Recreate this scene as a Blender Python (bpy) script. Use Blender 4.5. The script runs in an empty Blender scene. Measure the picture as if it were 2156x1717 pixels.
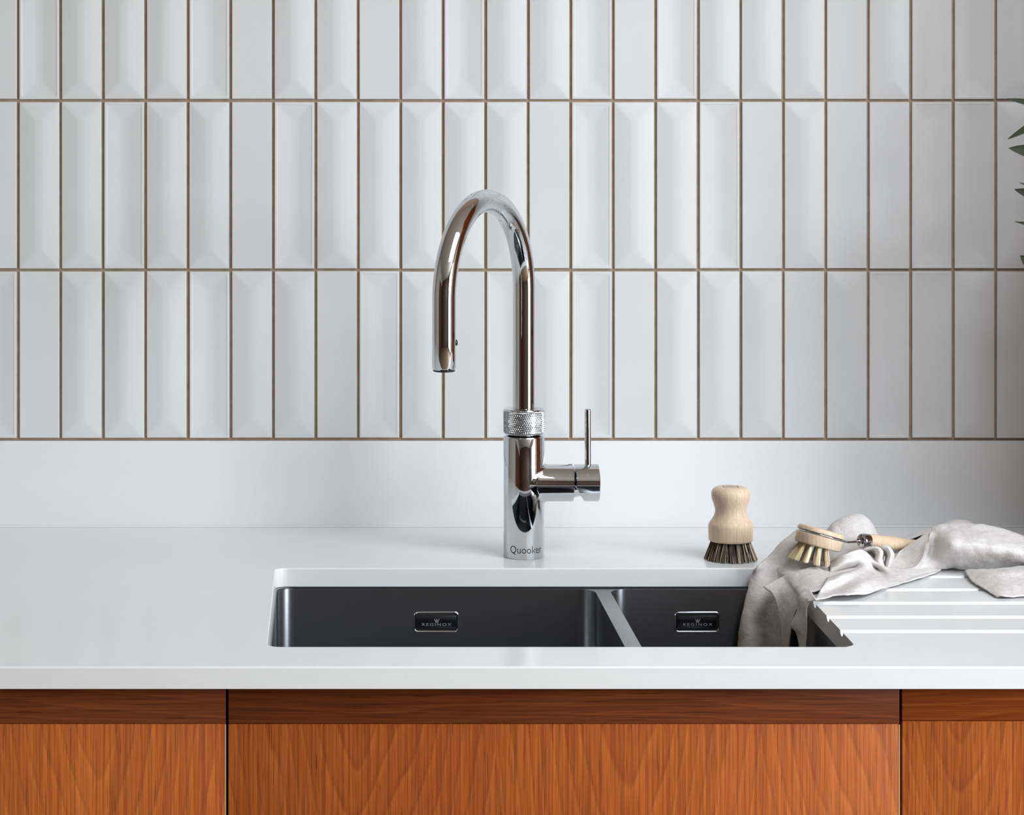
import bpy, bmesh, math, random
from mathutils import Vector, Matrix, noise
R = math.radians
sc = bpy.context.scene
C = sc.collection

# ------------------------------------------------------------------ camera, world, light
ZT = 0.90                      # height of the worktop surface
CAM_D, CAM_H, FPX = 3.166, 0.547, 5400.0
VX, VY = 684.0, 177.0          # principal point of the photograph (2156 x 1717)
cd = bpy.data.cameras.new('camera'); cam = bpy.data.objects.new('camera', cd); C.objects.link(cam)
cam.location = (0, -CAM_D, ZT + CAM_H); cam.rotation_euler = (R(90), 0, 0)
cd.sensor_fit = 'HORIZONTAL'; cd.sensor_width = 36.0; cd.lens = 36.0 * FPX / 2156.0
cd.shift_x = (1078.0 - VX) / 2156.0; cd.shift_y = -(858.5 - VY) / 2156.0
cd.clip_start = 0.05; cd.clip_end = 100
sc.camera = cam

w = bpy.data.worlds.new('world'); sc.world = w; w.use_nodes = True
bg = w.node_tree.nodes['Background']; bg.inputs[0].default_value = (0.80, 0.90, 1.0, 1); bg.inputs[1].default_value = 1.2

def area(name, loc, rot, sx, sy, e, col):
    l = bpy.data.lights.new(name, 'AREA'); l.shape = 'RECTANGLE'; l.size = sx; l.size_y = sy
    l.energy = e; l.color = col
    o = bpy.data.objects.new(name, l); o.location = loc; o.rotation_euler = rot; C.objects.link(o); return o
area('glazed_doors_sky_light', (3.46, -2.95, 1.90), (0, R(90), 0), 0.95, 1.9, 165, (0.87, 0.94, 1.0))
area('glazed_doors_garden_light', (3.46, -2.95, 0.78), (0, R(90), 0), 1.25, 1.9, 62, (0.90, 0.96, 0.96))
area('rooflight_daylight', (1.55, -1.95, 2.86), (0, 0, 0), 1.7, 1.7, 76, (0.87, 0.94, 1.0))

vs = sc.view_settings
vs.view_transform = 'Standard'; vs.look = 'None'; vs.gamma = 1.0; vs.exposure = -0.26
vs.use_curve_mapping = False
sc.cycles.use_denoising = True
sc.cycles.max_bounces = 6; sc.cycles.diffuse_bounces = 3; sc.cycles.glossy_bounces = 4
sc.cycles.use_adaptive_sampling = True; sc.cycles.adaptive_threshold = 0.03
sc.cycles.caustics_reflective = False; sc.cycles.caustics_refractive = False
sc.cycles.sample_clamp_indirect = 6.0

# ------------------------------------------------------------------ helpers
random.seed(7)
def at(px, py, y):
    d = (CAM_D + y) / FPX
    return Vector(((px - VX) * d, y, ZT + CAM_H - (py - VY) * d))
def on(px, py, zmm=0.0):
    d = (CAM_H - zmm * .001) / (py - VY)
    return Vector(((px - VX) * d, d * FPX - CAM_D, ZT + zmm * .001))
wl = {}
def thing(name, loc, label, cat, group=None):
    o = bpy.data.objects.new(name, None); C.objects.link(o); o.location = loc
    o.empty_display_size = .03
    wl[o.name] = Vector(loc); tag(o, label, cat, group); return o
def tag(o, label, cat, group=None):
    o['label'] = label; o['category'] = cat
    if group: o['group'] = group
    return o
def link(name, me, parent=None, mat=None, smooth=35, loc=None):
    if mat is not None:
        for m in (mat if isinstance(mat, (list, tuple)) else [mat]): me.materials.append(m)
    if smooth is not None:
        for p in me.polygons: p.use_smooth = True
        me.set_sharp_from_angle(angle=R(smooth))
    o = bpy.data.objects.new(name, me); C.objects.link(o)
    base = Vector((0, 0, 0))
    if parent is not None:
        base = wl[parent.name]; o.parent = parent
    if base.length > 0:
        me.transform(Matrix.Translation(-base))
    wl[o.name] = base.copy()
    return o
def obj(name, v, f, mat, parent=None, smooth=35):
    me = bpy.data.meshes.new(name); me.from_pydata([tuple(p) for p in v], [], f); me.update()
    return link(name, me, parent, mat, smooth)
def from_bm(name, bm, mat, parent=None, smooth=35):
    bmesh.ops.recalc_face_normals(bm, faces=bm.faces[:])
    me = bpy.data.meshes.new(name); bm.to_mesh(me); bm.free()
    return link(name, me, parent, mat, smooth)
def box_bm(bm, x0, x1, y0, y1, z0, z1, bev=0.0, seg=2):
    vs_ = [bm.verts.new((x, y, z)) for x in (x0, x1) for y in (y0, y1) for z in (z0, z1)]
    q = lambda a, b, c, d: bm.faces.new([vs_[i] for i in (a, b, c, d)])
    fs = [q(0, 1, 3, 2), q(4, 6, 7, 5), q(0, 4, 5, 1), q(2, 3, 7, 6), q(0, 2, 6, 4), q(1, 5, 7, 3)]
    bmesh.ops.recalc_face_normals(bm, faces=fs)
    if bev > 0:
        es = set(e for f in fs for e in f.edges)
        bmesh.ops.bevel(bm, geom=list(es), offset=bev, segments=seg, affect='EDGES', profile=.5)
def box(name, x0, x1, y0, y1, z0, z1, mat, parent=None, bev=0.0, seg=2, smooth=35):
    bm = bmesh.new(); box_bm(bm, x0, x1, y0, y1, z0, z1, bev, seg)
    return from_bm(name, bm, mat, parent, smooth)
def lathe_vf(prof, seg, cx=0, cy=0, cz=0, cap=True):
    v, f = [], []; n = len(prof)
    for i in range(seg):
        a = 2 * math.pi * i / seg
        for r, z in prof: v.append((cx + r * math.cos(a), cy + r * math.sin(a), cz + z))
    for i in range(seg):
        j = (i + 1) % seg
        for k in range(n - 1): f.append((i * n + k, j * n + k, j * n + k + 1, i * n + k + 1))
    if cap:
        f.append(tuple(i * n for i in reversed(range(seg)))); f.append(tuple(i * n + n - 1 for i in range(seg)))
    return v, f
def sweep_vf(rings, cap=True):
    n = len(rings[0]); v = [p for r in rings for p in r]; f = []
    for k in range(len(rings) - 1):
        for i in range(n):
            j = (i + 1) % n; f.append((k * n + i, k * n + j, (k + 1) * n + j, (k + 1) * n + i))
    if cap:
        f.append(tuple(reversed(range(n)))); f.append(tuple((len(rings) - 1) * n + i for i in range(n)))
    return v, f
def tube_vf(pts, rad, seg=16, up=Vector((0, 0, 1)), cap=True):
    rings = []; pts = [Vector(p) for p in pts]
    rs = rad if isinstance(rad, (list, tuple)) else [rad] * len(pts)
    nrm = None
    for i, p in enumerate(pts):
        t = (pts[min(i + 1, len(pts) - 1)] - pts[max(i - 1, 0)]).normalized()
        if nrm is None:
            nrm = up - t * up.dot(t)
            if nrm.length < 1e-4: nrm = Vector((1, 0, 0)) - t * t.x
        nrm = (nrm - t * nrm.dot(t)).normalized(); b = t.cross(nrm)
        rings.append([p + (nrm * math.cos(a) + b * math.sin(a)) * rs[i] for a in [2 * math.pi * k / seg for k in range(seg)]])
    return sweep_vf(rings, cap)
def merge(parts):
    V, F = [], []
    for v, f in parts:
        o = len(V); V += list(v); F += [tuple(i + o for i in q) for q in f]
    return V, F
def rrect(x0, x1, y0, y1, r, n=6):
    pts = []
    for cx, cy, a0 in ((x1 - r, y1 - r, 0), (x0 + r, y1 - r, 90), (x0 + r, y0 + r, 180), (x1 - r, y0 + r, 270)):
        for i in range(n + 1):
            a = R(a0 + 90 * i / n); pts.append((cx + r * math.cos(a), cy + r * math.sin(a)))
    return pts
def evalmesh(o):
    bpy.context.view_layer.update()
    dg = bpy.context.evaluated_depsgraph_get()
    return bpy.data.meshes.new_from_object(o.evaluated_get(dg))
def boolean(base, cutters):
    for c in cutters:
        m = base.modifiers.new('b', 'BOOLEAN'); m.operation = 'DIFFERENCE'; m.solver = 'EXACT'; m.object = c
    me = evalmesh(base)
    for c in cutters: bpy.data.objects.remove(c)
    bpy.data.objects.remove(base)
    return me
def tmp(v, f):
    me = bpy.data.meshes.new('t'); me.from_pydata([tuple(p) for p in v], [], f)
    bm = bmesh.new(); bm.from_mesh(me); bmesh.ops.recalc_face_normals(bm, faces=bm.faces[:]); bm.to_mesh(me); bm.free()
    o = bpy.data.objects.new('t', me); C.objects.link(o); return o
def text_vf(body, width=None, height=None, extrude=.0, spacing=1.0):
    cu = bpy.data.curves.new('txt', 'FONT'); cu.body = body; cu.size = 1; cu.resolution_u = 4; cu.space_character = spacing
    o = bpy.data.objects.new('txt', cu); C.objects.link(o)
    me = evalmesh(o); bpy.data.objects.remove(o)
    v = [p.co.copy() for p in me.vertices]; f = [tuple(p.vertices) for p in me.polygons]
    x0 = min(p.x for p in v); x1 = max(p.x for p in v); y0 = min(p.y for p in v); y1 = max(p.y for p in v)
    v = [((p.x - x0) / (x1 - x0), (p.y - y0) / (y1 - y0)) for p in v]
    bpy.data.meshes.remove(me)
    return v, f      # normalised to the unit square

# ------------------------------------------------------------------ materials
def mat(name, col=(.8, .8, .8), rough=.5, metal=0.0, spec=.5, **kw):
    m = bpy.data.materials.new(name); m.use_nodes = True
    b = m.node_tree.nodes['Principled BSDF']
    b.inputs['Base Color'].default_value = (*col, 1); b.inputs['Roughness'].default_value = rough
    b.inputs['Metallic'].default_value = metal; b.inputs['Specular IOR Level'].default_value = spec
    for k, x in kw.items(): b.inputs[k.replace('_', ' ')].default_value = x
    return m
class N:
    def __init__(s, m): s.t = m.node_tree; s.b = s.t.nodes['Principled BSDF']
    def add(s, ty, **kw):
        n = s.t.nodes.new(ty)
        for k, x in kw.items(): setattr(n, k, x)
        return n
    def set(s, sock, x):
        if hasattr(x, 'is_output'): s.t.links.new(x, sock)
        else: sock.default_value = x
    def math(s, op, a, b=None, c=None):
        n = s.add('ShaderNodeMath', operation=op)
        for i, x in enumerate((a, b, c)):
            if x is not None: s.set(n.inputs[i], x)
        return n.outputs[0]
    def coord(s, scale=(1, 1, 1), loc=(0, 0, 0), rot=(0, 0, 0)):
        t = s.add('ShaderNodeTexCoord'); mp = s.add('ShaderNodeMapping')
        s.t.links.new(t.outputs['Object'], mp.inputs[0])
        mp.inputs['Scale'].default_value = scale; mp.inputs['Location'].default_value = loc; mp.inputs['Rotation'].default_value = rot
        return mp.outputs[0]
    def noise(s, vec, scale=1, detail=3, rough=.5):
        n = s.add('ShaderNodeTexNoise'); s.t.links.new(vec, n.inputs['Vector'])
        n.inputs['Scale'].default_value = scale; n.inputs['Detail'].default_value = detail; n.inputs['Roughness'].default_value = rough
        return n.outputs[0]
    def ramp(s, fac, stops):
        n = s.add('ShaderNodeValToRGB'); s.t.links.new(fac, n.inputs[0]); e = n.color_ramp.elements
        while len(e) < len(stops): e.new(.5)
        for k, (p, c) in zip(e, stops): k.position = p; k.color = (*c, 1) if len(c) == 3 else c
        return n.outputs[0]
    def mix(s, fac, a, b, mode='MIX'):
        n = s.add('ShaderNodeMix', data_type='RGBA', blend_type=mode)
        s.set(n.inputs[0], fac); s.set(n.inputs[6], a); s.set(n.inputs[7], b)
        return n.outputs[2]
    def bump(s, h, strength=.2, dist=.001):
        n = s.add('ShaderNodeBump'); n.inputs['Strength'].default_value = strength; n.inputs['Distance'].default_value = dist
        s.t.links.new(h, n.inputs['Height']); s.t.links.new(n.outputs[0], s.b.inputs['Normal'])
    def col(s, x): s.t.links.new(x, s.b.inputs['Base Color'])
    def rough(s, x): s.t.links.new(x, s.b.inputs['Roughness'])

M = {}
def tint(m, c0, c1, scale, detail=4):
    n = N(m); f = n.noise(n.coord(), scale, detail); n.col(n.ramp(f, [(.35, c0), (.65, c1)])); return n
M['tile'] = mat('tile_glaze', rough=.38, spec=.4)
n = tint(M['tile'], (.735, .735, .735), (.755, .755, .755), 9); 
M['grout'] = mat('grout', rough=.95, spec=.1)
n = tint(M['grout'], (.35, .26, .185), (.42, .32, .235), 60); n.bump(n.noise(n.coord(), 700, 4), .5, .0006)
M['quartz'] = mat('white_quartz', rough=.2, spec=.42)
n = N(M['quartz']); f = n.noise(n.coord(), 1500, 2); g = n.noise(n.coord(), 260, 3)
c = n.ramp(g, [(.3, (.845, .848, .85)), (.7, (.86, .863, .866))])
n.col(n.mix(n.ramp(f, [(.75, (0, 0, 0)), (.82, (.35, .35, .35))]), c, (.55, .53, .50, 1)))
M['steel'] = mat('brushed_steel', (.225, .232, .25), .27, 1.0)
n = N(M['steel']); f = n.noise(n.coord((900, 900, 900)), 1, 2); g = n.noise(n.coord(), 70, 5, .65)

M['rim'] = mat('polished_steel', (.62, .63, .65), .16, 1.0)
M['chrome'] = mat('chrome', (.64, .655, .68), .035, 1.0)
n = N(M['chrome']); g = n.noise(n.coord(), 160, 5, .7)
n.rough(n.ramp(g, [(.52, (.03, .03, .03)), (.75, (.16, .16, .16))]))
M['black'] = mat('black_rubber', (.012, .012, .013), .5)
M['letter'] = mat('dark_print', (.03, .033, .045), .4)
M['plate'] = mat('overflow_plate', (.16, .165, .18), .22, 1.0)
M['engrave'] = mat('grey_print', (.42, .42, .43), .4, .3)
M['recess'] = mat('overflow_recess', (.01, .01, .01), .7)
M['white_paint'] = mat('white_paint', (.80, .79, .77), .8, spec=.2)
tint(M['white_paint'], (.60, .53, .45), (.64, .57, .49), 3)
M['beige_paint'] = mat('beige_paint', rough=.8, spec=.2); tint(M['beige_paint'], (.50, .46, .40), (.54, .50, .44), 3)
M['ceiling'] = mat('ceiling_paint', (.6, .59, .57), .9, spec=.1); tint(M['ceiling'], (.60, .56, .50), (.63, .59, .53), 2)

def wood(name, dark, mid, light, period=.25, off=0.0, zc=.94, k=.34, horiz=False, seed=0.0, rough=.42, fine=1.0, fold=True):
    m = mat(name, mid, rough, spec=.22); n = N(m)
    tc = n.add('ShaderNodeTexCoord'); sp = n.add('ShaderNodeSeparateXYZ'); n.t.links.new(tc.outputs['Object'], sp.inputs[0])
    X, Y, Z = sp.outputs[0], sp.outputs[1], sp.outputs[2]
    if horiz: X, Z = Z, X
    def vec(a, b, c, o=0.0):
        q = n.add('ShaderNodeCombineXYZ')
        n.set(q.inputs[0], n.math('MULTIPLY_ADD', X, a, seed * 7.3 + o)); n.set(q.inputs[1], n.math('MULTIPLY', Y, b)); n.set(q.inputs[2], n.math('MULTIPLY_ADD', Z, c, seed * 3.1))
        return q.outputs[0]
    d1 = n.noise(vec(5, 5, 1.4), 1, 2); d2 = n.noise(vec(30, 30, 2.6), 1, 2)
    xs = n.math('ADD', n.math('ADD', X, off), n.math('MULTIPLY', n.math('SUBTRACT', d1, .5), .055))
    xs = n.math('ADD', xs, n.math('MULTIPLY', n.math('SUBTRACT', d2, .5), .02))
    if fold:
        u = n.math('PINGPONG', xs, period / 2)
        u = n.math('SUBTRACT', period / 2, u)
        zz = n.math('MULTIPLY', n.math('SUBTRACT', Z, zc), k)
        r = n.math('POWER', n.math('ADD', n.math('POWER', u, 1.45), n.math('POWER', n.math('ABSOLUTE', zz), 1.45)), .69)
    else:
        r = xs
    rr = n.math('ADD', n.math('MULTIPLY', r, 70.0), n.math('MULTIPLY', n.noise(vec(14, 14, 3, 4.0), 1, 2), 2.0))
    ring = n.math('FRACT', rr)
    ring_c = n.ramp(ring, [(0, light), (.30, mid), (.68, mid), (.90, dark), (1.0, light)])
    flow = n.noise(vec(3.2, 3.2, .9, 2.0), 1, 3)
    base = n.ramp(flow, [(.3, mid), (.55, tuple(.6 * a + .4 * b for a, b in zip(mid, light))), (.75, light)])
    c = n.mix(.34 * fine, base, ring_c)
    st = n.noise(vec(470, 470, 8.0, 1.0), 1, 4, .6)
    c = n.mix(n.ramp(st, [(.38, (.55 * fine,) * 3), (.60, (0, 0, 0))]), c, (*dark, 1))
    st2 = n.noise(vec(380, 380, 5.0, 9.0), 1, 3, .6)
    c = n.mix(n.ramp(st2, [(.54, (0, 0, 0)), (.72, (.55, .55, .55))]), c, (*light, 1))
    po = n.noise(vec(900, 900, 20, 5.0), 1, 2, .5)
    c = n.mix(n.ramp(po, [(.28, (.75 * fine ** 2,) * 3), (.40, (0, 0, 0))]), c, tuple(x * .55 for x in dark) + (1,))
    n.col(c)
    if fine > .7: n.bump(po, .22, .0004)
    return m
OD, OM, OL = (.185, .034, .008), (.425, .099, .018), (.62, .180, .038)
M['oak_l'] = wood('oak_veneer_a', OD, OM, OL, .30, -.045, .965, .24, seed=1.3)
M['oak_m'] = wood('oak_veneer_b', OD, OM, OL, .26, .067, .97, .24, seed=2.1)
M['oak_r'] = wood('oak_veneer_c', OD, OM, OL, .26, .118, .96, .30, seed=4.4)
RD, RM, RL = (.07, .015, .006), (.165, .040, .012), (.27, .076, .022)
M['rail_l'] = wood('oak_rail_a', RD, RM, RL, horiz=True, fold=False, seed=.7, rough=.36)
M['rail_r_lit'] = wood('oak_rail_b_lit', OD, tuple(.65 * a for a in OM), tuple(.8 * a for a in OL), horiz=True, fold=False, seed=5.7, rough=.36)  # lighter copy of the rail wood, painting in light from the right
M['edge'] = mat('lit_oak_edge', (.62, .40, .20), .4)  # pale colour stands in for light caught on the door edge
M['beech'] = wood('beech', (.52, .32, .20), (.75, .56, .40), (.86, .71, .54), horiz=False, fold=False, seed=3.3, rough=.34, fine=.6)
M['darkwood'] = mat('walnut_panelling', (.07, .032, .02), .5); tint(M['darkwood'], (.055, .025, .016), (.085, .04, .025), 6)
M['redwood'] = mat('red_brown_panelling', (.16, .062, .035), .5); tint(M['redwood'], (.09, .032, .018), (.12, .048, .028), 6)
M['floor'] = mat('floor_boards', (.2, .13, .08), .45); tint(M['floor'], (.18, .115, .07), (.23, .15, .09), 5)
M['carcass'] = mat('carcass_board', (.10, .06, .035), .7); tint(M['carcass'], (.09, .055, .03), (.11, .066, .038), 30)
M['linen'] = mat('linen', rough=.95, spec=.1)
n = N(M['linen']); f = n.noise(n.coord(), 130, 5, .6); g = n.noise(n.coord((900, 900, 900)), 1, 2)
n.col(n.ramp(n.math('ADD', n.math('MULTIPLY', f, .6), n.math('MULTIPLY', g, .4)), [(.35, (.66, .615, .595)), (.65, (.78, .745, .73))]))
h = n.math('ADD', n.math('MULTIPLY', n.noise(n.coord(), 95, 4, .6), .75), n.math('MULTIPLY', g, .18)); n.bump(h, .75, .0028)
M['linen'].node_tree.nodes['Principled BSDF'].inputs['Sheen Weight'].default_value = .08
def bristle(name, c): return mat(name, c, .55, spec=.3)
M['br_dark'] = bristle('bristle_dark', (.055, .034, .018)); M['br_mid'] = bristle('bristle_brown', (.15, .095, .05)); M['br_pale'] = bristle('bristle_pale', (.62, .52, .38))
M['br_cream'] = bristle('bristle_cream', (.80, .68, .46)); M['br_tan'] = bristle('bristle_tan', (.58, .38, .17)); M['br_white'] = bristle('bristle_white', (.88, .80, .64))
M['leaf'] = mat('leaf', rough=.55, spec=.3); tint(M['leaf'], (.022, .029, .012), (.038, .047, .020), 45)
M['crate'] = mat('shade_crate_wood', rough=.6); tint(M['crate'], (.26, .10, .05), (.34, .145, .075), 20)  # for the added crate, red-brown for a warm bounce
M['stem'] = mat('stem', (.10, .075, .04), .7)
M['stone'] = mat('stoneware', rough=.45); tint(M['stone'], (.26, .10, .05), (.33, .14, .075), 25)
M['frame'] = mat('window_frame_paint', (.10, .10, .10), .5)
M['silicone'] = mat('silicone', (.82, .82, .82), .3)

# ------------------------------------------------------------------ room shell
def struct(o): o['kind'] = 'structure'; return o
XL, XR, YB, ZC = -2.6, 3.4, -5.4, 2.8
GY = .0030                                   # grout plane, tile faces sit at y = 0
wb = struct(box('wall_back', XL, XR, GY, .12, 0, ZC, M['grout']))
struct(box('floor', XL, XR, YB, .12, -.05, 0, M['floor']))
bm = bmesh.new()                              # ceiling with a rooflight opening over the right of the room
box_bm(bm, XL, .7, YB, .12, ZC, ZC + .05); box_bm(bm, 2.4, XR, YB, .12, ZC, ZC + .05)
box_bm(bm, .7, 2.4, YB, -2.8, ZC, ZC + .05); box_bm(bm, .7, 2.4, -1.1, .12, ZC, ZC + .05)
struct(from_bm('ceiling', bm, M['ceiling']))
struct(box('wall_left', XL - .1, XL, YB, .12, 0, ZC, M['beige_paint']))
struct(box('trim_1', XL, XL + .04, YB, -2.3, 0, 2.3, M['redwood']))
bm = bmesh.new()                              # right wall with the window opening
WY0, WY1, WZ0, WZ1 = -3.90, -2.00, .12, 2.38
box_bm(bm, XR, XR + .1, YB, WY0, 0, ZC); box_bm(bm, XR, XR + .1, WY1, .12, 0, ZC)
box_bm(bm, XR, XR + .1, WY0, WY1, 0, WZ0); box_bm(bm, XR, XR + .1, WY0, WY1, WZ1, ZC)
struct(from_bm('wall_right', bm, M['white_paint']))
bm = bmesh.new()
for y in (WY0, -2.95 - .025, WY1 - .05): box_bm(bm, XR + .01, XR + .05, y, y + .05, WZ0, WZ1)
for z in (WZ0, WZ1 - .05): box_bm(bm, XR + .01, XR + .05, WY0, WY1, z, z + .05)
struct(from_bm('window_1', bm, M['frame']))
struct(box('wall_front', XL, XR, YB - .1, YB, 0, ZC, M['darkwood']))

# ------------------------------------------------------------------ wall tiles
TW, TH = .0489, .2056
def tile_mesh(kind):
    v, f = [], []; hw, hh = TW / 2, TH / 2
    def ring(a, b, y):
        i = len(v); v.extend([(-a, y, -b), (a, y, -b), (a, y, b), (-a, y, b)]); return i
    def band(i, j):
        for k in range(4): q = (k + 1) % 4; f.append((i + k, i + q, j + q, j + k))
    c = .0006
    r0 = ring(hw, hh, .0055); r1 = ring(hw, hh, c); r2 = ring(hw - c, hh - c, 0); band(r0, r1); band(r1, r2)
    if kind == 'flat': f.append((r2, r2 + 1, r2 + 2, r2 + 3))
    else:
        if kind == 'raised':
            r3 = ring(hw - .0022, hh - .0022, -.0004); r4 = ring(.0046, hh - .0215, -.0034)
        else:
            r3a = ring(hw - .0030, hh - .0030, 0); band(r2, r3a)
            r3 = ring(hw - .0036, hh - .0036, .0004); r4 = ring(.0046, hh - .0215, .0027); r2 = r3a
        band(r2, r3); band(r3, r4); f.append((r4, r4 + 1, r4 + 2, r4 + 3))
    me = bpy.data.meshes.new('tile_' + kind); me.from_pydata(v, [], f); me.update(); me.materials.append(M['tile'])
    bm = bmesh.new(); bm.from_mesh(me)
    if kind != 'flat':                          # soften the ridge lines
        es = [e for e in bm.edges if len(e.link_faces) == 2 and any(abs(abs(q.co.x) - .0046) < 1e-5 for q in e.verts)]
        bmesh.ops.bevel(bm, geom=es, offset=.0022, segments=2, affect='EDGES', profile=.5)
    bmesh.ops.recalc_face_normals(bm, faces=bm.faces[:])
    bm.to_mesh(me); bm.free()
    for p in me.polygons: p.use_smooth = True
    me.set_sharp_from_angle(angle=R(14))
    return me
TM = {'F': tile_mesh('flat'), 'C': tile_mesh('raised'), 'I': tile_mesh('sunk')}
rows = ['FICCCIFCCFCICCIFICCCFCFICFC',
        'FCCICCFICCCCCFICCIFCFFIICFC',
        'IFCCCICCFICFICIFCCCFCIICFCI']
PITCH = .05248; X0 = -.3789
zrow = [.6312, .4219, .2126]
extra = 'CFICC'
for r_, s in enumerate(rows):
    s = 'CICCFIC' + 'CFCIC' + s + 'CCFIC'
    for k, ch in enumerate(s):
        o = bpy.data.objects.new('tile', TM[ch]); C.objects.link(o); o.parent = wb
        o.location = (X0 + PITCH * (k - 13 + .5) + random.uniform(-.00025, .00025), random.uniform(-.0002, .0001), ZT + zrow[r_] + random.uniform(-.0003, .0003))
        o.rotation_euler = (random.uniform(-.0015, .0015), random.uniform(-.0012, .0012), random.uniform(-.004, .004))
for k in range(44):                             # one more row above the picture
    o = bpy.data.objects.new('tile', TM[random.choice('FCCI')]); C.objects.link(o); o.parent = wb
    o.location = (X0 + PITCH * (k - 13 + .5), 0, ZT + .8405)

# ------------------------------------------------------------------ worktop, upstand
KX0, KX1, KY0 = -1.6, 1.155, -.760
SX0, SX1, SY0, SY1 = -.0555, .516, -.674, -.270     # cut-out for the sink
TK = .0208
bm = bmesh.new(); box_bm(bm, KX0, KX1, KY0, .0015, ZT - TK, ZT)
me = bpy.data.meshes.new('t'); bm.to_mesh(me); bm.free(); slab = bpy.data.objects.new('t', me); C.objects.link(slab)
ring = rrect(SX0, SX1, SY0, SY1, .013, 6)
cut = [tmp(*sweep_vf([[(x, y, ZT - .05) for x, y in ring], [(x, y, ZT + .05) for x, y in ring]]))]
for gy in (-.250, -.322, -.394, -.465, -.536, -.605):
    cut.append(tmp(*tube_vf([(.50 if gy < -.3 else .60, gy, ZT + .0035), (.99, gy, ZT + .0041)], .0085, 24)))
me = boolean(slab, cut)
bm = bmesh.new(); bm.from_mesh(me)
bmesh.ops.remove_doubles(bm, verts=bm.verts[:], dist=1e-5)
bmesh.ops.dissolve_limit(bm, angle_limit=R(1), verts=bm.verts[:], edges=bm.edges[:])
es = [e for e in bm.edges if len(e.link_faces) == 2 and e.calc_face_angle(0) > R(60) and all(abs(v_.co.z - ZT) < 2e-4 for v_ in e.verts)
      and (e.verts[0].co.y < KY0 + .001 and e.verts[1].co.y < KY0 + .001 or (max(v_.co.x for v_ in e.verts) < SX1 - .006 and min(v_.co.y for v_ in e.verts) > KY0 + .01 and min(v_.co.x for v_ in e.verts) > SX0 - .01 and max(v_.co.y for v_ in e.verts) < -.2))]
bmesh.ops.bevel(bm, geom=es, offset=.0016, segments=3, affect='EDGES', profile=.5)
wt = from_bm('worktop', bm, M['quartz'], None, 30)
for p in wt.data.polygons:
    if p.area > 4e-4: p.use_smooth = False
tag(wt, 'long white quartz worktop with sink cut-out and drainer grooves', 'worktop')
up = box('upstand', KX0, KX1, -.0035, GY - .0002, ZT + .0002, ZT + .1065, M['quartz'], bev=.0008)
tag(up, 'low white quartz upstand strip between worktop and tiled wall', 'upstand')
obj_s = obj('seal', *tube_vf([(KX0, -.0040, ZT + .0010), (KX1, -.0040, ZT + .0010)], .0013, 10), M['silicone'], up)

# ------------------------------------------------------------------ sink
sk = thing('sink', (.23, -.47, ZT - .22), 'undermount stainless steel sink with one large and one small bowl', 'sink')
SZ = ZT - TK - .0004
def bowl_cut(x0, x1, y0, y1):
    rings = []
    for ins, z, r in ((0, .03, .020), (0, -.150, .020), (.003, -.163, .020), (.010, -.172, .020), (.022, -.176, .020)):
        rings.append([(x, y, SZ + z) for x, y in rrect(x0 + ins, x1 - ins, y0 + ins, y1 - ins, r, 8)])
    return tmp(*sweep_vf(rings))
BYF, BYB = -.676, -.2745
bm = bmesh.new(); box_bm(bm, -.066, .524, -.690, -.258, ZT - .212, SZ)
me = bpy.data.meshes.new('t'); bm.to_mesh(me); bm.free(); blk = bpy.data.objects.new('t', me); C.objects.link(blk)
lower = tmp(*sweep_vf([[(x, y, z) for x, y in rrect(-.0540, .5185, BYF, -.2722, .02, 8)] for z in (SZ - .0016, SZ + .03)]))
me = boolean(blk, [bowl_cut(-.0540, .3035, BYF, BYB), bowl_cut(.3205, .5185, BYF, BYB), lower])
bm = bmesh.new(); bm.from_mesh(me); bmesh.ops.remove_doubles(bm, verts=bm.verts[:], dist=1e-5)
bmesh.ops.dissolve_limit(bm, angle_limit=R(.5), verts=bm.verts[:], edges=bm.edges[:])
es = [e for e in bm.edges if len(e.link_faces) == 2 and e.calc_face_angle(0) > R(60) and all(abs(v_.co.z - (SZ - .0016)) < 2e-4 for v_ in e.verts)
      and all(-.0538 - .002 < v_.co.x < .5203 and BYF - .001 < v_.co.y < BYB + .0005 for v_ in e.verts)]
bmesh.ops.bevel(bm, geom=es, offset=.0022, segments=3, affect='EDGES', profile=.5, clamp_overlap=True)
basin = from_bm('basin', bm, M['steel'], sk, 30)
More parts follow.
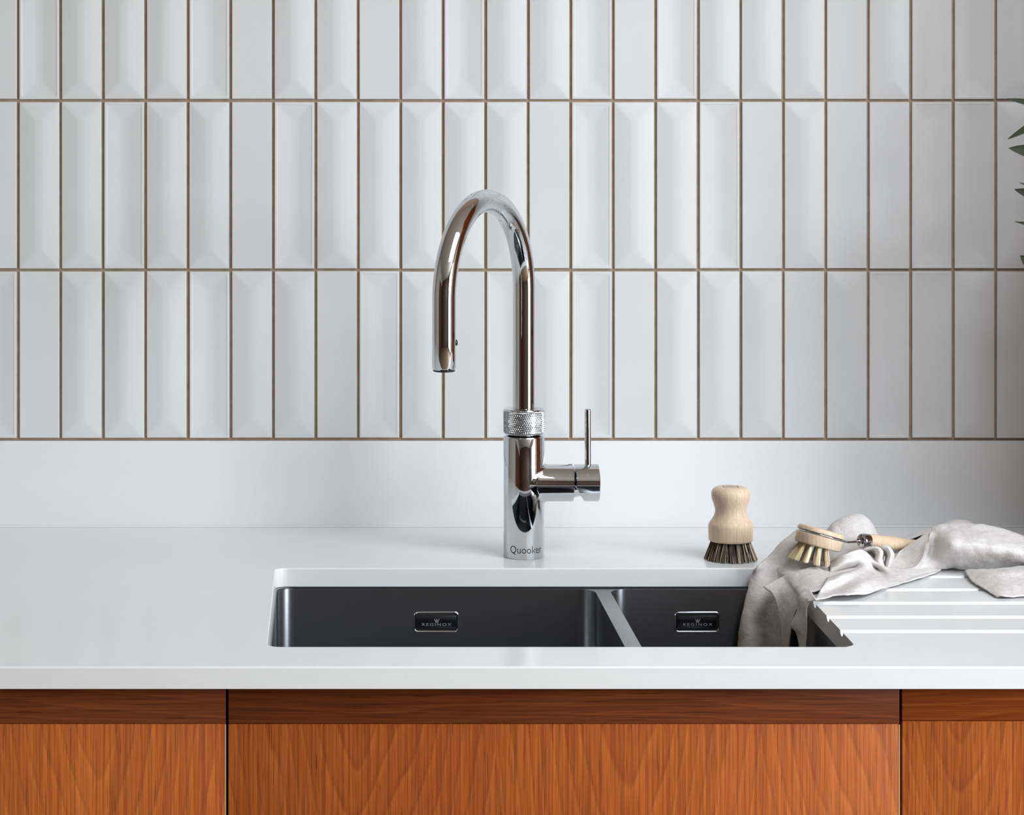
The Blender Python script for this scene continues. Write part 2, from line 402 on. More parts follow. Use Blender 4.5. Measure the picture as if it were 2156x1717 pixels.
def overflow(cx, label):
    cz = ZT - .0595; y = BYB
    fr = rrect(cx - .0251, cx + .0251, cz - .0115, cz + .0115, .0042, 5)
    inn = rrect(cx - .0237, cx + .0237, cz - .0101, cz + .0101, .0032, 5)
    n_ = len(fr)
    rings = [[(x, y - .0001, z) for x, z in fr], [(x, y - .0012, z) for x, z in fr], [(x, y - .0016, z) for x, z in rrect(cx - .0246, cx + .0246, cz - .0110, cz + .0110, .004, 5)],
             [(x, y - .0012, z) for x, z in inn], [(x, y - .0001, z) for x, z in inn]]
    v, f = sweep_vf(rings, False)
    ov = obj('overflow_bezel', v, f, M['rim'], sk, 50); ov['label'] = label
    v, f = sweep_vf([[(x, y - .0002, z) for x, z in inn], [(x, y - .0003, z) for x, z in inn]])
    obj('overflow_recess', v, f, M['recess'], ov)
    pl = box('overflow_plate', cx - .0226, cx + .0226, y - .0022, y - .0002, cz - .0068, cz + .0072, M['plate'], ov, .0005)
    parts = []
    tv, tf = text_vf('REGINOX', spacing=1.35)
    W_, H_ = .0330, .0030
    parts.append(([(cx + .0006 + (a - .5) * W_, y - .00235, cz - .0042 + b * H_) for a, b in tv], tf))
    def bar(x0, z0, x1, z1, t=.00035):
        d = Vector((x1 - x0, 0, z1 - z0)).normalized(); p = Vector((-d.z, 0, d.x)) * t
        A, B = Vector((cx + .0006 + x0, y - .00235, cz + z0)), Vector((cx + .0006 + x1, y - .00235, cz + z1))
        parts.append(([A - p, B - p, B + p, A + p], [(0, 1, 2, 3)]))
    bar(-.0018, -.0001, .0018, -.0001); bar(-.0018, .0010, .0018, .0010)
    bar(-.0018, .0010, -.0027, .0038); bar(.0018, .0010, .0027, .0038); bar(-.0026, .0030, -.0008, .0013); bar(.0026, .0030, .0008, .0013); bar(0, .0012, 0, .0038)
    v, f = merge(parts); me = bpy.data.meshes.new('maker_mark'); me.from_pydata([tuple(p) for p in v], [], f)
    mk = link('maker_mark', me, sk, M['engrave'], None)
overflow(.1255, 'rectangular overflow on the back of the large bowl')
overflow(.4195, 'rectangular overflow on the back of the small bowl')
for cx in (.125, .4195):
    v, f = lathe_vf([(.001, .0), (.028, .0), (.040, .0012), (.044, .0004), (.045, -.001)], 32, cx, -.47, SZ - .1745, False)
    obj('drain', v, f, M['rim'], sk)

# ------------------------------------------------------------------ base cabinets
DY = -.741                                       # front plane of the doors
def cabinet(x0, x1, door_mat, rail_mat, label, rail_h=.0583):
    t = thing('base_cabinet', ((x0 + x1) / 2, -.37, 0), label, 'cabinet')
    bm = bmesh.new(); zt = ZT - TK - .001
    box_bm(bm, x0 + .001, x0 + .017, DY + .024, -.03, .12, zt); box_bm(bm, x1 - .017, x1 - .001, DY + .024, -.03, .12, zt)
    box_bm(bm, x0 + .017, x1 - .017, DY + .024, -.03, .12, .138); box_bm(bm, x0 + .017, x1 - .017, -.045, -.03, .138, zt)
    box_bm(bm, x0 + .02, x1 - .02, DY + .07, DY + .088, 0, .12)
    from_bm('carcass', bm, M['carcass'], t)
    r = box('top_rail', x0 + .0012, x1 - .0012, DY + .0008, DY + .023, ZT - rail_h, ZT - TK - .0016, rail_mat, t, .0006)
    r['label'] = 'dark horizontal-grain rail'
    d = box('door', x0 + .0012, x1 - .0012, DY, DY + .022, .125, ZT - rail_h - .0004, door_mat, t, .0007)
    box('lit_edge_banding', x1 - .0020, x1 - .0010, DY - .0002, DY + .0218, .126, ZT - rail_h - .001, M['edge'], d)  # pale strip painted as the chamfer catching light
    return t
XA, XB = -.0925, .5447
cabinet(XA - .64, XA, M['oak_l'], M['rail_l'], 'orange-brown oak base cabinet at left, beside the sink cabinet')
cabinet(XA, XB, M['oak_m'], M['rail_l'], 'wide orange-brown oak cabinet directly under the steel sink')
cabinet(XB, XB + .61, M['oak_r'], M['rail_r_lit'], 'orange-brown oak base cabinet at right under the drainer grooves', .0556)

# ------------------------------------------------------------------ mixer tap
TX, TY = .2304, -.198
tp = thing('kitchen_tap', (TX, TY, ZT), 'tall chrome kitchen tap with curved swan-neck spout and knurled collar', 'tap')
v, f = lathe_vf([(.0232, .0), (.0237, .0006), (.0237, .1385), (.0228, .1400), (.0190, .1408), (.0170, .1410)], 96, TX, TY, ZT)
body = obj('body', v, f, M['chrome'], tp, 40)
# fillet and side barrel
BR, BZ = .0214, .0853
rings = []
for fl, ex in ((.0032, 0), (.0018, .0004), (.0008, .0012), (.0002, .0024), (0, .0040)):
    rg = []
    for i in range(64):
        a = 2 * math.pi * i / 64; yy = (BR + fl) * math.cos(a); zz = (BR + fl) * math.sin(a)
        yc = max(-.02365, min(.02365, yy)); rg.append((TX + math.sqrt(max(0, .0237 ** 2 - yc * yc)) + ex - .0002, TY + yc, ZT + BZ + zz))
    rings.append(rg)
for x, r in ((.050, BR), (.0560, BR), (.0566, BR - .0006), (.0567, BR - .004), (.0570, BR - .0045), (.066, BR - .0062), (.072, BR - .0070)):
    rings.append([(TX + x, TY + r * math.cos(2 * math.pi * i / 64), ZT + BZ + r * math.sin(2 * math.pi * i / 64)) for i in range(64)])
v, f = sweep_vf(rings); obj('side_barrel', v, f, M['chrome'], tp, 30)
rings = []
def xl(zz): return .0583 if zz > -.002 else .0583 + .0105 * min(1, (-.002 - zz) / .0185)
for r, dx, end in ((.016, .003, 0), (BR - .0008, .0003, 0), (BR, .0009, 0), (BR, .0855, 1), (BR - .0008, .0862, 1), (.004, .0866, 1)):
    rings.append([(TX + (dx if end else xl(r * math.sin(2 * math.pi * i / 64)) + dx), TY + r * math.cos(2 * math.pi * i / 64), ZT + BZ + r * math.sin(2 * math.pi * i / 64)) for i in range(64)])
v, f = sweep_vf(rings); cap = obj('handle_cap', v, f, M['chrome'], tp, 30)
v, f = tube_vf([(TX + .0740, TY, ZT + BZ + .016), (TX + .0738, TY, ZT + .1690), (TX + .0737, TY, ZT + .1708)], [.0037, .0037, .0031], 24)
obj('lever', v, f, M['chrome'], cap, 40)
# knurled collar
NK, ns, nz = 62, 62 * 8, 72
zb, zt_ = .1432, .1690
rk = .0236; v = []; f = []
def tri(x): x = x % 1.0; return 1 - abs(2 * x - 1)
prof_top = [(.0233, .1700), (.0226, .1712), (.0150, .1716), (.0140, .1700)]
for i in range(ns):
    a = 2 * math.pi * i / ns; q = NK * i / ns
    col_ = [(.0185, .1416), (.0222, .1420), (.0230, .1426)]
    for j in range(nz + 1):
        z = zb + (zt_ - zb) * j / nz; s = (z - zb) / .0044
        h_ = min(tri(q + s), tri(q - s))
        e = min(1, min(j, nz - j) / 3.0)
        col_.append((rk - .0008 + .0011 * min(.5, h_) * 2.0 * e, z))
    col_ += prof_top
    for r, z in col_: v.append((TX + r * math.cos(a), TY + r * math.sin(a), ZT + z))
m_ = len(col_)
for i in range(ns):
    j = (i + 1) % ns
    for k in range(m_ - 1): f.append((i * m_ + k, j * m_ + k, j * m_ + k + 1, i * m_ + k + 1))
obj('knurled_collar', v, f, M['chrome'], tp, 25)
# spout
dirv = Vector((-101, -184, 0)).normalized(); RS = .105; ZA = .311
base = Vector((TX, TY, ZT)); pts = [base + Vector((0, 0, z)) for z in (.166, .20, .24, .28, .30)]
for i in range(49):
    a = math.pi * (1 - i / 48.0); pts.append(base + dirv * (RS + RS * math.cos(a)) + Vector((0, 0, ZA + RS * math.sin(a))))
e0 = base + dirv * 2 * RS
pts += [e0 + Vector((0, 0, z)) for z in (.300, .27, .2385, .2368)]
rad = [.0129] * (len(pts) - 1) + [.0121]
v, f = tube_vf(pts, rad, 64, up=dirv); spout = obj('spout', v, f, M['chrome'], tp, 40)
v, f = lathe_vf([(.0118, .0013), (.0121, .0002), (.0116, -.0012), (.0100, -.0016), (.0090, -.0004)], 48, e0.x, e0.y, e0.z + .2362)
obj('outlet_ring', v, f, M['black'], spout, 40)
v, f = lathe_vf([(.0033, -.002), (.0033, .0008), (.0026, .0018), (.0010, .0022)], 24)
rot = Vector((1, .06, 0)).normalized().to_track_quat('Z', 'Y').to_matrix()
bt = e0 + Vector((.0127, .0008, .2660))
obj('button', [rot @ Vector(p) + bt for p in v], f, M['black'], spout, 40)
# lettering round the foot of the body
tv, tf = text_vf('Quooker')
ac = math.atan2(-CAM_D - TY, -TX); a0, a1 = ac - R(41), ac + R(57)
zz0, zz1 = .0058, .0158
v = [(TX + .02378 * math.cos(a0 + (a1 - a0) * a), TY + .02378 * math.sin(a0 + (a1 - a0) * a), ZT + zz0 + (zz1 - zz0) * b) for a, b in tv]
me = bpy.data.meshes.new('lettering'); me.from_pydata(v, [], tf); link('lettering', me, body, M['letter'], None)

# ------------------------------------------------------------------ hairs for the brushes
def hairs(specs, r0=.00022, r1=.00016):
    v, f, mi = [], [], []
    for a, b, c, m_ in specs:                    # root, mid, tip, material index
        t = (Vector(c) - Vector(a)).normalized(); s = t.orthogonal().normalized(); u = t.cross(s)
        o = len(v)
        for p, r in ((a, r0), (b, r0), (c, r1)):
            for k in range(3):
                an = 2.094 * k; v.append(Vector(p) + (s * math.cos(an) + u * math.sin(an)) * r)
        for q in (0, 3):
            for k in range(3):
                j = (k + 1) % 3; f.append((o + q + k, o + q + j, o + q + 3 + j, o + q + 3 + k)); mi.append(m_)
        f.append((o + 6, o + 7, o + 8)); mi.append(m_)
    return v, f, mi
def hair_obj(name, specs, mats, parent, **kw):
    v, f, mi = hairs(specs, **kw); me = bpy.data.meshes.new(name); me.from_pydata([tuple(p) for p in v], [], f)
    for m_ in mats: me.materials.append(m_)
    me.polygons.foreach_set('material_index', mi)
    o = link(name, me, parent, None, 60); o['kind'] = 'stuff'; return o

# ------------------------------------------------------------------ standing pot brush
PX, PY = .4667, -.216
pb = thing('pot_brush', (PX, PY, ZT), 'small upright pot brush with pale turned beech knob and dark bristles', 'brush')
prof = [(.0010, .0215), (.0240, .0215), (.0250, .0222), (.0254, .0240), (.0256, .0385), (.0252, .0405), (.0240, .0428), (.0215, .0462), (.0190, .0505), (.0179, .0550), (.0181, .0590), (.0196, .0640), (.0212, .0685), (.0222, .0728), (.0221, .0768), (.0207, .0802), (.0182, .0824), (.0155, .0833), (.0130, .0836), (.0005, .0836)]
v, f = lathe_vf(prof, 56, PX, PY, ZT, False); knob = obj('knob', v, f, M['beech'], pb, 50)
parts = []
for x0, x1, y0, y1 in ((-.0085, .0085, -.0062, -.0055), (-.0085, .0085, .0055, .0062), (-.0085, -.0078, -.006, .006), (.0078, .0085, -.006, .006), (-.004, .004, -.0008, -.0002), (-.004, .004, .0015, .0021)):
    parts.append(([(PX + x0, PY + y0, ZT + .0838), (PX + x1, PY + y0, ZT + .0838), (PX + x1, PY + y1, ZT + .0838), (PX + x0, PY + y1, ZT + .0838)], [(0, 1, 2, 3)]))
v, f = merge(parts); me = bpy.data.meshes.new('stamp'); me.from_pydata(v, [], f); link('stamp', me, knob, mat('burnt_stamp', (.20, .12, .06), .7), None)
sp = []
random.seed(3)
tufts = [(0, 0, 1)] + [(.0105, i / 7.0, .92) for i in range(7)] + [(.0195, (i + .5) / 17.0, .85) for i in range(17)]
for rr_, ph, _ in tufts:
    ta = 2 * math.pi * ph
    for k in range(46):
        ja, jr = random.uniform(0, 6.28), .0026 * math.sqrt(random.random())
        x = rr_ * math.cos(ta) + jr * math.cos(ja); y = rr_ * math.sin(ta) + jr * math.sin(ja)
        s = 1.42 + random.uniform(-.10, .12); tx, ty = x * s + random.gauss(0, .0012), y * s + random.gauss(0, .0012)
        rt = math.hypot(tx, ty)
        if rt > .0306: tx, ty = tx * .0306 / rt, ty * .0306 / rt
        m_ = random.choices((0, 1, 2), (5, 3, 2.6))[0]
        sp.append(((PX + x, PY + y, ZT + .0225), (PX + x * .55 + tx * .45, PY + y * .55 + ty * .45, ZT + .0125), (PX + tx, PY + ty, ZT + .0003 + abs(random.gauss(0, .0006))), m_))
hair_obj('bristles', sp, [M['br_dark'], M['br_mid'], M['br_pale']], pb, r0=.00036, r1=.00028)

# ------------------------------------------------------------------ dish brush lying on the towel
HC = at(1725, 1133, -.300)
db = thing('dish_brush', HC, 'long-handled dish brush with round beech head and cream bristles lying on the towel', 'brush')
ax = Vector((.27, .13, 1)).normalized()         # axis of the head
def frame(o, axis):
    q = axis.to_track_quat('Z', 'X').to_matrix(); return lambda p: o + q @ Vector(p)
fr = frame(HC, ax)
lo = [(.0005, -.0102), (.0230, -.0102), (.0254, -.0094), (.0262, -.0078), (.0262, .0012), (.0256, .0019), (.0005, .0019)]
v, f = lathe_vf(lo, 56, cap=False); head = obj('head', [fr(p) for p in v], f, M['beech'], db, 35)
hi = [(.0005, .0046), (.0256, .0046), (.0262, .0052), (.0261, .0074), (.0250, .0092), (.0215, .0103), (.0005, .0107)]
v, f = lathe_vf(hi, 56, cap=False); obj('head_cap', [fr(p) for p in v], f, M['beech'], db, 35)
v, f = lathe_vf([(.0005, .002), (.0205, .002), (.0205, .005), (.0005, .005)], 40, cap=False); obj('core', [fr(p) for p in v], f, M['darkwood'], db, 35)
F0 = at(1813, 1139, -.288); F1 = at(1832, 1139, -.270)
hd = (at(2060, 1162, -.20) - F0); hd.normalize()
q = ax.to_track_quat('Z', 'X').to_matrix().inverted()
wl_ = q @ (F0 - HC); wa = math.atan2(wl_.y, wl_.x)
wire = [F0 + hd * .012]
wire.append(F0)
wp = [fr((.0243 * math.cos(wa + s), .0243 * math.sin(wa + s), .0033)) for s in [R(24 + d * 12) for d in range(27)]]
neck = fr((.036 * math.cos(wa + .05), .036 * math.sin(wa + .05), .0036))
v, f = tube_vf([F0 + hd * .01, F0, neck] + wp + [fr((.034 * math.cos(wa - .05), .034 * math.sin(wa - .05), .0036)), F0 + Vector((0, 0, -.0012)), F0 + hd * .01], .00115, 10)
obj('wire', v, f, M['chrome'], db, 50)
hq = frame(F0, hd)
v, f = lathe_vf([(.0022, .0045), (.0040, .0008), (.0070, .0), (.0080, .0006), (.0083, .0020), (.0083, .0098), (.0080, .0104), (.0050, .0106)], 36, cap=False)
ferr = obj('ferrule', [hq(p) for p in v], f, M['chrome'], db, 35)
v, f = lathe_vf([(.0003, .0095), (.0082, .0096), (.0084, .014), (.0080, .040), (.0068, .070), (.0066, .085), (.0076, .115), (.0080, .135), (.0066, .147), (.003, .151), (.0003, .1515)], 36, cap=False)
obj('handle', [hq(p) for p in v], f, M['beech'], db, 50)
sp = []; random.seed(5)
tufts = [(0, 0)] + [(.0095, i / 6.0) for i in range(6)] + [(.0195, (i + .3) / 14.0) for i in range(14)]
for rr_, ph in tufts:
    ta = 2 * math.pi * ph; cx, cy = rr_ * math.cos(ta), rr_ * math.sin(ta)
    for k in range(70):
        ja, jr = random.uniform(0, 6.28), math.sqrt(random.random())
        x, y = cx + .0017 * jr * math.cos(ja), cy + .0017 * jr * math.sin(ja)
        tx, ty = cx * 1.48 + .0030 * jr * math.cos(ja) + random.gauss(0, .0004), cy * 1.48 + .0030 * jr * math.sin(ja) + random.gauss(0, .0004)
        tx -= .0015
        L_ = .0300 + random.gauss(0, .0005); m_ = random.choices((0, 1, 2), (5, 2, 3))[0]
        sp.append((fr((x, y, -.0098)), fr((x * .5 + tx * .5, y * .5 + ty * .5, -.020)), fr((tx, ty, -L_)), m_))
sq = []
for a_, b_, c_, m_ in sp:                        # bristles stop on the cloth below them
    zl = ZT + .0125 + max(0, c_.x - .5555) * .9 + (.005 if c_.y > -.283 else 0)
    if b_.z < zl + .002: continue
    if c_.z < zl: c_ = b_ + (c_ - b_) * ((b_.z - zl) / (b_.z - c_.z))
    sq.append((a_, b_, c_, m_))
sp = sq
hair_obj('bristles', sp, [M['br_cream'], M['br_tan'], M['br_white']], db, r0=.0004, r1=.0003)

# ------------------------------------------------------------------ linen towel
def cr(p0, p1, p2, p3, t):
    return .5 * ((2 * p1) + (p2 - p0) * t + (2 * p0 - 5 * p1 + 4 * p2 - p3) * t * t + (3 * p1 - p0 - 3 * p2 + p3) * t * t * t)
def dense(row, k):
    out = []; n_ = len(row)
    for i in range(n_ - 1):
        p0 = row[i - 1] if i > 0 else row[0] * 2 - row[1]; p3 = row[i + 2] if i + 2 < n_ else row[-1] * 2 - row[-2]
        for s in range(k): out.append(cr(p0, row[i], row[i + 1], p3, s / k))
    out.append(row[-1]); return out
patches = []
def patch(rows, ku=8, kv=8, wr=.0007):
    rows = [dense(r, ku) for r in rows]
    cols = [dense([r[i] for r in rows], kv) for i in range(len(rows[0]))]
    nu, nv = len(cols), len(cols[0]); v, f = [], []
    for i in range(nu):
        for j in range(nv):
            p = cols[i][j]
            a = cols[min(i + 1, nu - 1)][j] - cols[max(i - 1, 0)][j]; b = cols[i][min(j + 1, nv - 1)] - cols[i][max(j - 1, 0)]
            nn = a.cross(b)
            if nn.length > 1e-12: nn.normalize()
            q = p * 70
            h_ = noise.noise(q) * wr + noise.noise(q * 2.3 + Vector((5, 1, 2))) * wr * .6 + noise.noise(p * 320) * wr * .22
            v.append(p + nn * h_)
    for i in range(nu - 1):
        for j in range(nv - 1): f.append((i * nv + j, (i + 1) * nv + j, (i + 1) * nv + j + 1, i * nv + j + 1))
    patches.append((v, f))
A, G = at, on
# left drape falling over the back edge into the small bowl
patch([
 [A(1712,1114,-.195), A(1685,1142,-.20), A(1650,1172,-.215), G(1614,1186,6), A(1590,1208,-.279), A(1586,1250,-.282), A(1575,1300,-.284), A(1568,1345,-.288), A(1566,1410,-.29)],
 [A(1692,1106,-.235), A(1655,1134,-.237), A(1622,1168,-.247), G(1600,1189,7.5), A(1581,1214,-.282), A(1574,1250,-.288), A(1561,1300,-.294), A(1555,1345,-.298), A(1552,1410,-.30)],
 [A(1702,1122,-.262), A(1668,1150,-.266), A(1640,1182,-.272), A(1617,1206,-.282), A(1599,1232,-.294), A(1592,1275,-.306), A(1580,1315,-.312), A(1575,1350,-.315), A(1574,1410,-.318)],
 [A(1712,1142,-.262), A(1690,1168,-.272), A(1664,1190,-.282), A(1640,1216,-.293), A(1622,1246,-.306), A(1618,1286,-.313), A(1612,1325,-.316), A(1610,1355,-.318), A(1608,1410,-.322)],
 [A(1730,1168,-.266), A(1712,1183,-.276), G(1690,1200,4.6), G(1666,1212,4.8), A(1642,1250,-.333), A(1640,1296,-.338), A(1640,1330,-.340), A(1639,1360,-.342), A(1638,1410,-.344)],
 [A(1752,1182,-.274), A(1738,1190,-.282), G(1712,1203,4.6), G(1686,1219,4.8), A(1654,1256,-.350), A(1653,1296,-.354), A(1654,1335,-.356), A(1654,1365,-.357), A(1654,1410,-.358)]], 7, 7, .0010)
# white corner flap
patch([
 [G(1790,1188,7), G(1735,1191,8), G(1690,1200,9), A(1645,1216,-.320), A(1607,1237,-.338)],
 [G(1800,1193,7), G(1745,1200,8), G(1700,1212,9), A(1654,1230,-.347), A(1626,1252,-.350)],
 [G(1808,1200,8), G(1752,1211,8), G(1708,1227,8), A(1663,1248,-.374), A(1637,1285,-.364)],
 [G(1815,1208,7), G(1758,1222,6), G(1712,1239,5), A(1671,1268,-.398), A(1646,1335,-.378)],
 [G(1820,1216,5), G(1762,1233,4), G(1714,1249,3), A(1675,1290,-.408), A(1655,1410,-.388)]], 8, 8, .0006)
# shaded fold hanging over the right edge of the cut-out
patch([
 [G(1704,1240,6), G(1709,1247,6.5), G(1713,1254,6.5), G(1718,1262,5.5)],
 [A(1684,1256,-.425), A(1689,1262,-.438), A(1695,1269,-.452), A(1700,1276,-.463)],
 [A(1678,1288,-.412), A(1686,1292,-.432), A(1693,1297,-.450), A(1699,1302,-.463)],
 [A(1666,1317,-.402), A(1680,1322,-.432), A(1690,1326,-.450), A(1698,1330,-.463)],
 [A(1678,1336,-.412), A(1686,1346,-.436), A(1692,1354,-.452), A(1697,1362,-.463)],
 [A(1686,1380,-.420), A(1690,1392,-.438), A(1694,1402,-.452), A(1697,1410,-.463)]], 7, 7, .0006)
# cloth spread over the drainer
patch([
 [G(1745,1186,12), G(1775,1170,24), G(1812,1158,27), G(1842,1176,15), G(1870,1196,8), G(1915,1197,7), G(1955,1190,6), G(1998,1184,4)],
 [G(1748,1201,10), G(1782,1186,18), G(1818,1176,19), G(1846,1188,13), G(1872,1202,8), G(1913,1204,6), G(1950,1198,5), G(1992,1190,4)],
 [G(1742,1213,5), G(1785,1202,5), G(1820,1190,13), G(1848,1202,5), G(1872,1211,6), G(1908,1211,5), G(1945,1205,4), G(1985,1196,3)],
 [G(1738,1226,12), G(1780,1210,16), G(1822,1207,8), G(1850,1217,6), G(1874,1220,5), G(1904,1218,4), G(1938,1211,3), G(1980,1201,2)],
 [G(1724,1249,6), G(1768,1236,6), G(1812,1228,11), G(1848,1230,6), G(1872,1229,4), G(1900,1225,3), G(1932,1217,3), G(1974,1205,2)],
 [G(1716,1265,4), G(1756,1256,6), G(1792,1252,8), G(1822,1252,4), G(1858,1240,2.5), G(1892,1231,2.5), G(1928,1221,2), G(1970,1207,1.8)]], 8, 8, .0009)
# rounded hump behind the brush
patch([
 [A(1700,1150,-.17), A(1712,1128,-.20), A(1706,1140,-.235), A(1712,1190,-.262)],
 [A(1735,1142,-.15), A(1738,1120,-.205), A(1738,1134,-.24), A(1742,1188,-.268)],
 [A(1758,1122,-.15), A(1757,1099,-.205), A(1757,1112,-.24), A(1764,1180,-.270)],
 [A(1787,1112,-.15), A(1788,1086,-.205), A(1788,1100,-.24), A(1798,1172,-.266)],
 [A(1812,1112,-.15), A(1815,1085.5,-.205), A(1816,1102,-.24), A(1826,1168,-.262)],
 [A(1830,1122,-.15), A(1834,1102,-.205), A(1837,1118,-.238), A(1846,1164,-.258)],
 [A(1846,1136,-.15), A(1848,1128,-.205), A(1851,1140,-.232), A(1858,1168,-.252)]], 7, 7, .0014)
# small curled folds under the handle
patch([
 [A(1822,1174,-.280), A(1834,1171,-.280), A(1837,1177,-.281), A(1835,1188,-.286), A(1839,1199,-.296), A(1852,1207,-.307)],
 [A(1816,1162,-.296), A(1838,1157,-.300), A(1845,1168,-.302), A(1842,1184,-.304), A(1848,1198,-.308), A(1862,1207,-.311)],
 [A(1818,1157,-.302), A(1843,1154,-.307), A(1852,1163,-.309), A(1849,1181,-.310), A(1855,1196,-.311), A(1868,1206,-.312)],
 [A(1822,1154,-.302), A(1846,1152,-.305), A(1858,1161,-.306), A(1856,1178,-.308), A(1861,1193,-.310), A(1873,1205,-.312)],
 [A(1824,1154,-.297), A(1848,1152,-.298), A(1861,1163,-.292), A(1859,1179,-.296), A(1863,1192,-.302), A(1874,1203,-.309)]], 6, 6, .0004)
patch([
 [A(1860,1170,-.285), A(1864,1171,-.285), A(1864,1178,-.287), A(1862,1188,-.291), A(1864,1198,-.300)],
 [A(1857,1158,-.300), A(1866,1161,-.302), A(1870,1170,-.304), A(1867,1184,-.306), A(1866,1197,-.309)],
 [A(1856,1152,-.304), A(1869,1155,-.308), A(1875,1168,-.310), A(1872,1184,-.311), A(1868,1201,-.312)],
 [A(1857,1149,-.302), A(1871,1152,-.304), A(1880,1167,-.306), A(1877,1185,-.308), A(1871,1203,-.311)],
 [A(1860,1149,-.292), A(1873,1153,-.292), A(1882,1168,-.294), A(1879,1186,-.298), A(1873,1203,-.308)]], 6, 6, .0004)
patch([[A(1796,1168,-.262), A(1830,1160,-.262), A(1862,1160,-.262), A(1890,1164,-.262)],
 [A(1798,1180,-.270), A(1830,1176,-.268), A(1862,1176,-.268), A(1888,1178,-.270)],
 [A(1800,1192,-.279), A(1830,1192,-.278), A(1862,1192,-.278), A(1886,1192,-.280)],
 [A(1802,1204,-.292), A(1830,1205,-.292), A(1862,1206,-.293), A(1886,1206,-.293)]], 5, 5, .0004)
# large billowing fold at the right
prof_t = [(0, -.235), (.12, -.268), (.26, -.300), (.40, -.318), (.58, -.318), (.78, -.304), (.94, -.291), (1.0, -.284)]
cols_g = [[A(1974,1150,-.13), A(1974,1120,-.18), A(1967,1111,-.235), A(1960,1119,-.258), A(1956,1132,-.276), A(1953,1146,-.286), A(1949,1163,-.294), A(1941,1182,-.300), A(1926,1197,-.306), A(1906,1206,-.311)],
 [A(1986,1150,-.12), A(1986,1112,-.18), A(1980,1106,-.238), A(1974,1116,-.262), A(1970,1130,-.272), A(1967,1146,-.274), A(1964,1162,-.280), A(1958,1178,-.288), A(1948,1192,-.296), A(1936,1200,-.300)]]
for x, c_, b_, sq in ((2004, 1104, 1197, .90), (2034, 1104, 1203, 1.0), (2070, 1106, 1205, 1.0), (2110, 1114, 1206, 1.0), (2160, 1131, 1203, .95), (2240, 1156, 1200, .8)):
    col_ = [A(x, 1152, -.09), A(x, c_ + 12, -.165)]
    for t, y in prof_t:
        yy = -.284 + (y + .284) * sq if t > .2 else y
        yy = min(yy, -.284 - (1 - t) * .002) if t > .3 else yy
        col_.append(A(x - 8 * math.sin(t * 2.5), c_ + (b_ - c_) * t, yy))
    cols_g.append(col_)
patch(cols_g, 6, 8, .0013)
# inner side of that fold, open to the left
patch([
 [A(1967,1112,-.234), A(1960,1120,-.258), A(1953,1145,-.285), A(1945,1172,-.297), A(1930,1194,-.305), A(1908,1206,-.311), A(1880,1207,-.312)],
 [A(1952,1122,-.250), A(1942,1131,-.266), A(1938,1148,-.278), A(1930,1172,-.286), A(1916,1190,-.294), A(1898,1200,-.301), A(1876,1204,-.305)],
 [A(1940,1134,-.260), A(1924,1142,-.266), A(1910,1154,-.270), A(1902,1170,-.276), A(1894,1183,-.284), A(1886,1193,-.293), A(1873,1199,-.299)],
 [A(1934,1141,-.264), A(1912,1150,-.268), A(1896,1160,-.271), A(1886,1172,-.276), A(1880,1182,-.283), A(1876,1190,-.291), A(1868,1196,-.297)]], 7, 7, .0006)
# strip behind the handle
patch([
 [A(1885,1152,-.10), A(1925,1140,-.10), A(1970,1128,-.10), A(2005,1120,-.10), A(2040,1120,-.10), A(2065,1128,-.10)],
 [A(1882,1140,-.15), A(1922,1124,-.15), A(1968,1110,-.15), A(2004,1098,-.15), A(2034,1096,-.15), A(2056,1108,-.15)],
 [A(1880,1148,-.19), A(1922,1134,-.19), A(1968,1118,-.19), A(2004,1108,-.19), A(2032,1108,-.19), A(2052,1118,-.19)]], 6, 6, .0010)
# front corner with its hem
patch([
 [G(2030,1200,3), G(2068,1200,7), G(2110,1197,9), G(2160,1192,9), G(2240,1188,6)],
 [G(2037,1212,4), G(2072,1209,10), G(2112,1206,13), G(2160,1201,13), G(2240,1198,8)],
 [G(2048,1225,3.5), G(2084,1222,8), G(2120,1219,10), G(2160,1216,10), G(2240,1214,7)],
 [G(2072,1240,3), G(2096,1237,6), G(2125,1236,7), G(2160,1235,7), G(2240,1234,6)],
 [G(2098,1257,2), G(2110,1256,3.5), G(2130,1257,2.5), G(2160,1256,2), G(2240,1255,2)]], 8, 7, .0009)
v, f = merge(patches)
for i, p in enumerate(v):                        # keep the cloth out of the stone
    if not (ZT - TK - .004 < p.z < ZT + .004 and p.y < -.01): continue
    qx, qy = p.x - (SX1 - .013), p.y - (SY1 - .013)
    if qx > 0 and qy > 0: L_ = math.hypot(qx, qy); g_ = (qx / L_, qy / L_); sd = L_ - .013
    elif qx > qy: g_ = (1, 0); sd = qx - .013
    else: g_ = (0, 1); sd = qy - .013
    z = p.z - ZT
    if sd >= .012: z = max(z, .0016)
    elif sd > 0 and (sd > .009 or z > -.005): z = max(z, .0042)
    elif sd > -.006 and z < .0022:
        k_ = -.0062 - sd; p = Vector((p.x + g_[0] * k_, p.y + g_[1] * k_, p.z))
    v[i] = Vector((p.x, p.y, ZT + z))
tw = obj('kitchen_towel', v, f, M['linen'], None, 180)
tag(tw, 'crumpled pale grey linen towel draped over the drainer into the sink', 'towel')
md = tw.modifiers.new('thickness', 'SOLIDIFY'); md.thickness = .0011; md.offset = 0

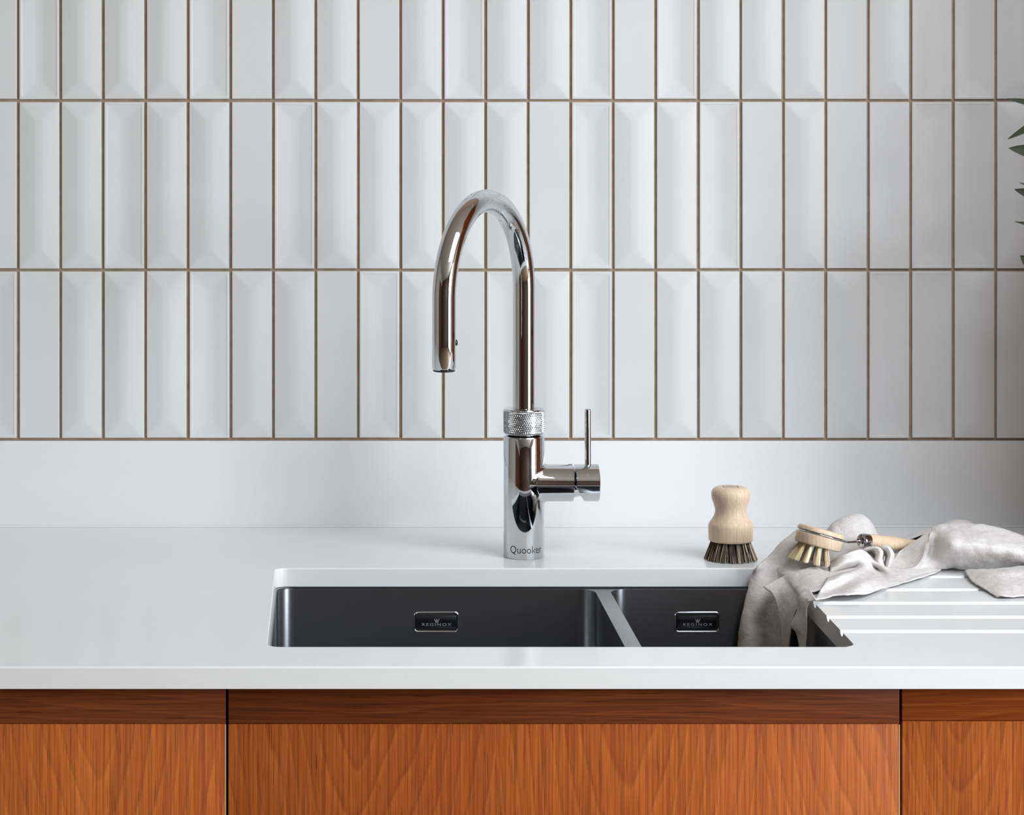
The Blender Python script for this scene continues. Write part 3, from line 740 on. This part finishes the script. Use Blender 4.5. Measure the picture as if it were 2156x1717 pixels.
# ------------------------------------------------------------------ leafy sprig; unseen pot and crate added past the right edge for shade
VXc, VYc, CH = .995, -.175, .40
ct = thing('shade_crate', (1.0, -.18, ZT), 'unseen red-brown crate added to shade the right of the wall', 'crate')  # out of view, added to block light on the wall
bm = bmesh.new(); box_bm(bm, .90, 1.125, -.318, -.032, ZT + .003, ZT + CH - .004); from_bm('box', bm, M['crate'], ct)
for k in range(4): box('slat', .888, .900, -.33, -.02, ZT + .002 + k * .1, ZT + .094 + k * .1, M['crate'], ct, .002)
box('lid', .886, 1.13, -.332, -.018, ZT + CH - .004, ZT + CH, M['crate'], ct, .001)
vase = thing('shade_plant_pot', (VXc, VYc, ZT + CH), 'unseen stoneware pot added on the crate to help shade the wall', 'pot')  # out of view, added with the crate for shade
v, f = lathe_vf([(.03, .0005), (.050, .001), (.056, .01), (.066, .07), (.068, .10), (.064, .10), (.060, .07), (.04, .03)], 48, VXc, VYc, ZT + CH)
obj('vessel', v, f, M['stone'], vase, 60)
sg = thing('leafy_sprig', (VXc, VYc, ZT + CH + .04), 'dark green leaves of a trailing sprig reaching in over the tiles', 'plant')
def leaf_vf(tip, basep, wid, nrm, fold=.25):
    tip, basep = Vector(tip), Vector(basep); t = (tip - basep); L_ = t.length; t.normalize()
    s = t.cross(Vector(nrm)).normalized(); n_ = s.cross(t).normalized(); v, f = [], []
    K = 10
    for i in range(K + 1):
        a = i / K; w_ = wid * .5 * (math.sin(math.pi * min(1, a ** .85)) ** .8) if 0 < a < 1 else .0003
        p = basep + t * (L_ * a) + n_ * (.06 * L_ * math.sin(math.pi * a))
        for side in (-1, 0, 1): v.append(p + s * (w_ * side) + n_ * (abs(side) * w_ * fold))
        for side in (-1, 0, 1): v.append(p + s * (w_ * side) + n_ * (abs(side) * w_ * fold - .0005))
    for i in range(K):
        o = i * 6; q = o + 6
        f += [(o, o + 1, q + 1, q), (o + 1, o + 2, q + 2, q + 1), (o + 4, o + 3, q + 3, q + 4), (o + 5, o + 4, q + 4, q + 5), (o + 3, o, q, q + 3), (o + 2, o + 5, q + 5, q + 2)]
    return v, f
ly = -.15
stem = [Vector((VXc, VYc, ZT + CH + .05)), Vector((VXc - .02, VYc, ZT + .56)), Vector((.915, -.162, ZT + .615))] + [at(2205, py, ly) for py in (110, 170, 240, 320, 400, 480, 560, 600)]
stem = [Vector(p) for p in stem]
v, f = tube_vf(stem, [.0026] * 3 + [.0022] * 7 + [.001], 10); obj('stem', v, f, M['stem'], sg, 60)
LV = [((2121, 208), (2203, 226), 13), ((2122, 293), (2203, 244), 16), ((2124, 312), (2203, 327), 28), ((2136, 399), (2203, 420), 23), ((2147, 385), (2203, 405), 7), ((2137, 467), (2203, 482), 9), ((2148, 538), (2203, 590), 34),
      ((2285, 180), (2205, 200), 24), ((2290, 290), (2205, 270), 26), ((2280, 360), (2205, 350), 24), ((2220, 20), (2206, 92), 18), ((2240, 100), (2205, 150), 20)]
for i, (t_, b_, wd) in enumerate(LV):
    dy = random.uniform(-.012, .012)
    v, f = leaf_vf(at(*t_, ly + dy), at(*b_, ly), wd / 1.79 * .001, (random.uniform(-.2, .2), -1, random.uniform(.0, .35)))
    obj('leaf', v, f, M['leaf'], sg, 60)

# unseen tall oak cupboard, added to shade the right of the wall
tc_ = thing('shade_cupboard', (1.42, -.2, 0), 'unseen tall oak cupboard added to shade the right of the wall', 'cupboard')
box('body', 1.16, 1.72, -.50, -.012, 0, 2.2, M['oak_r'], tc_, .001)
box('door', 1.162, 1.718, -.522, -.502, .1, 2.195, M['oak_m'], tc_, .001)
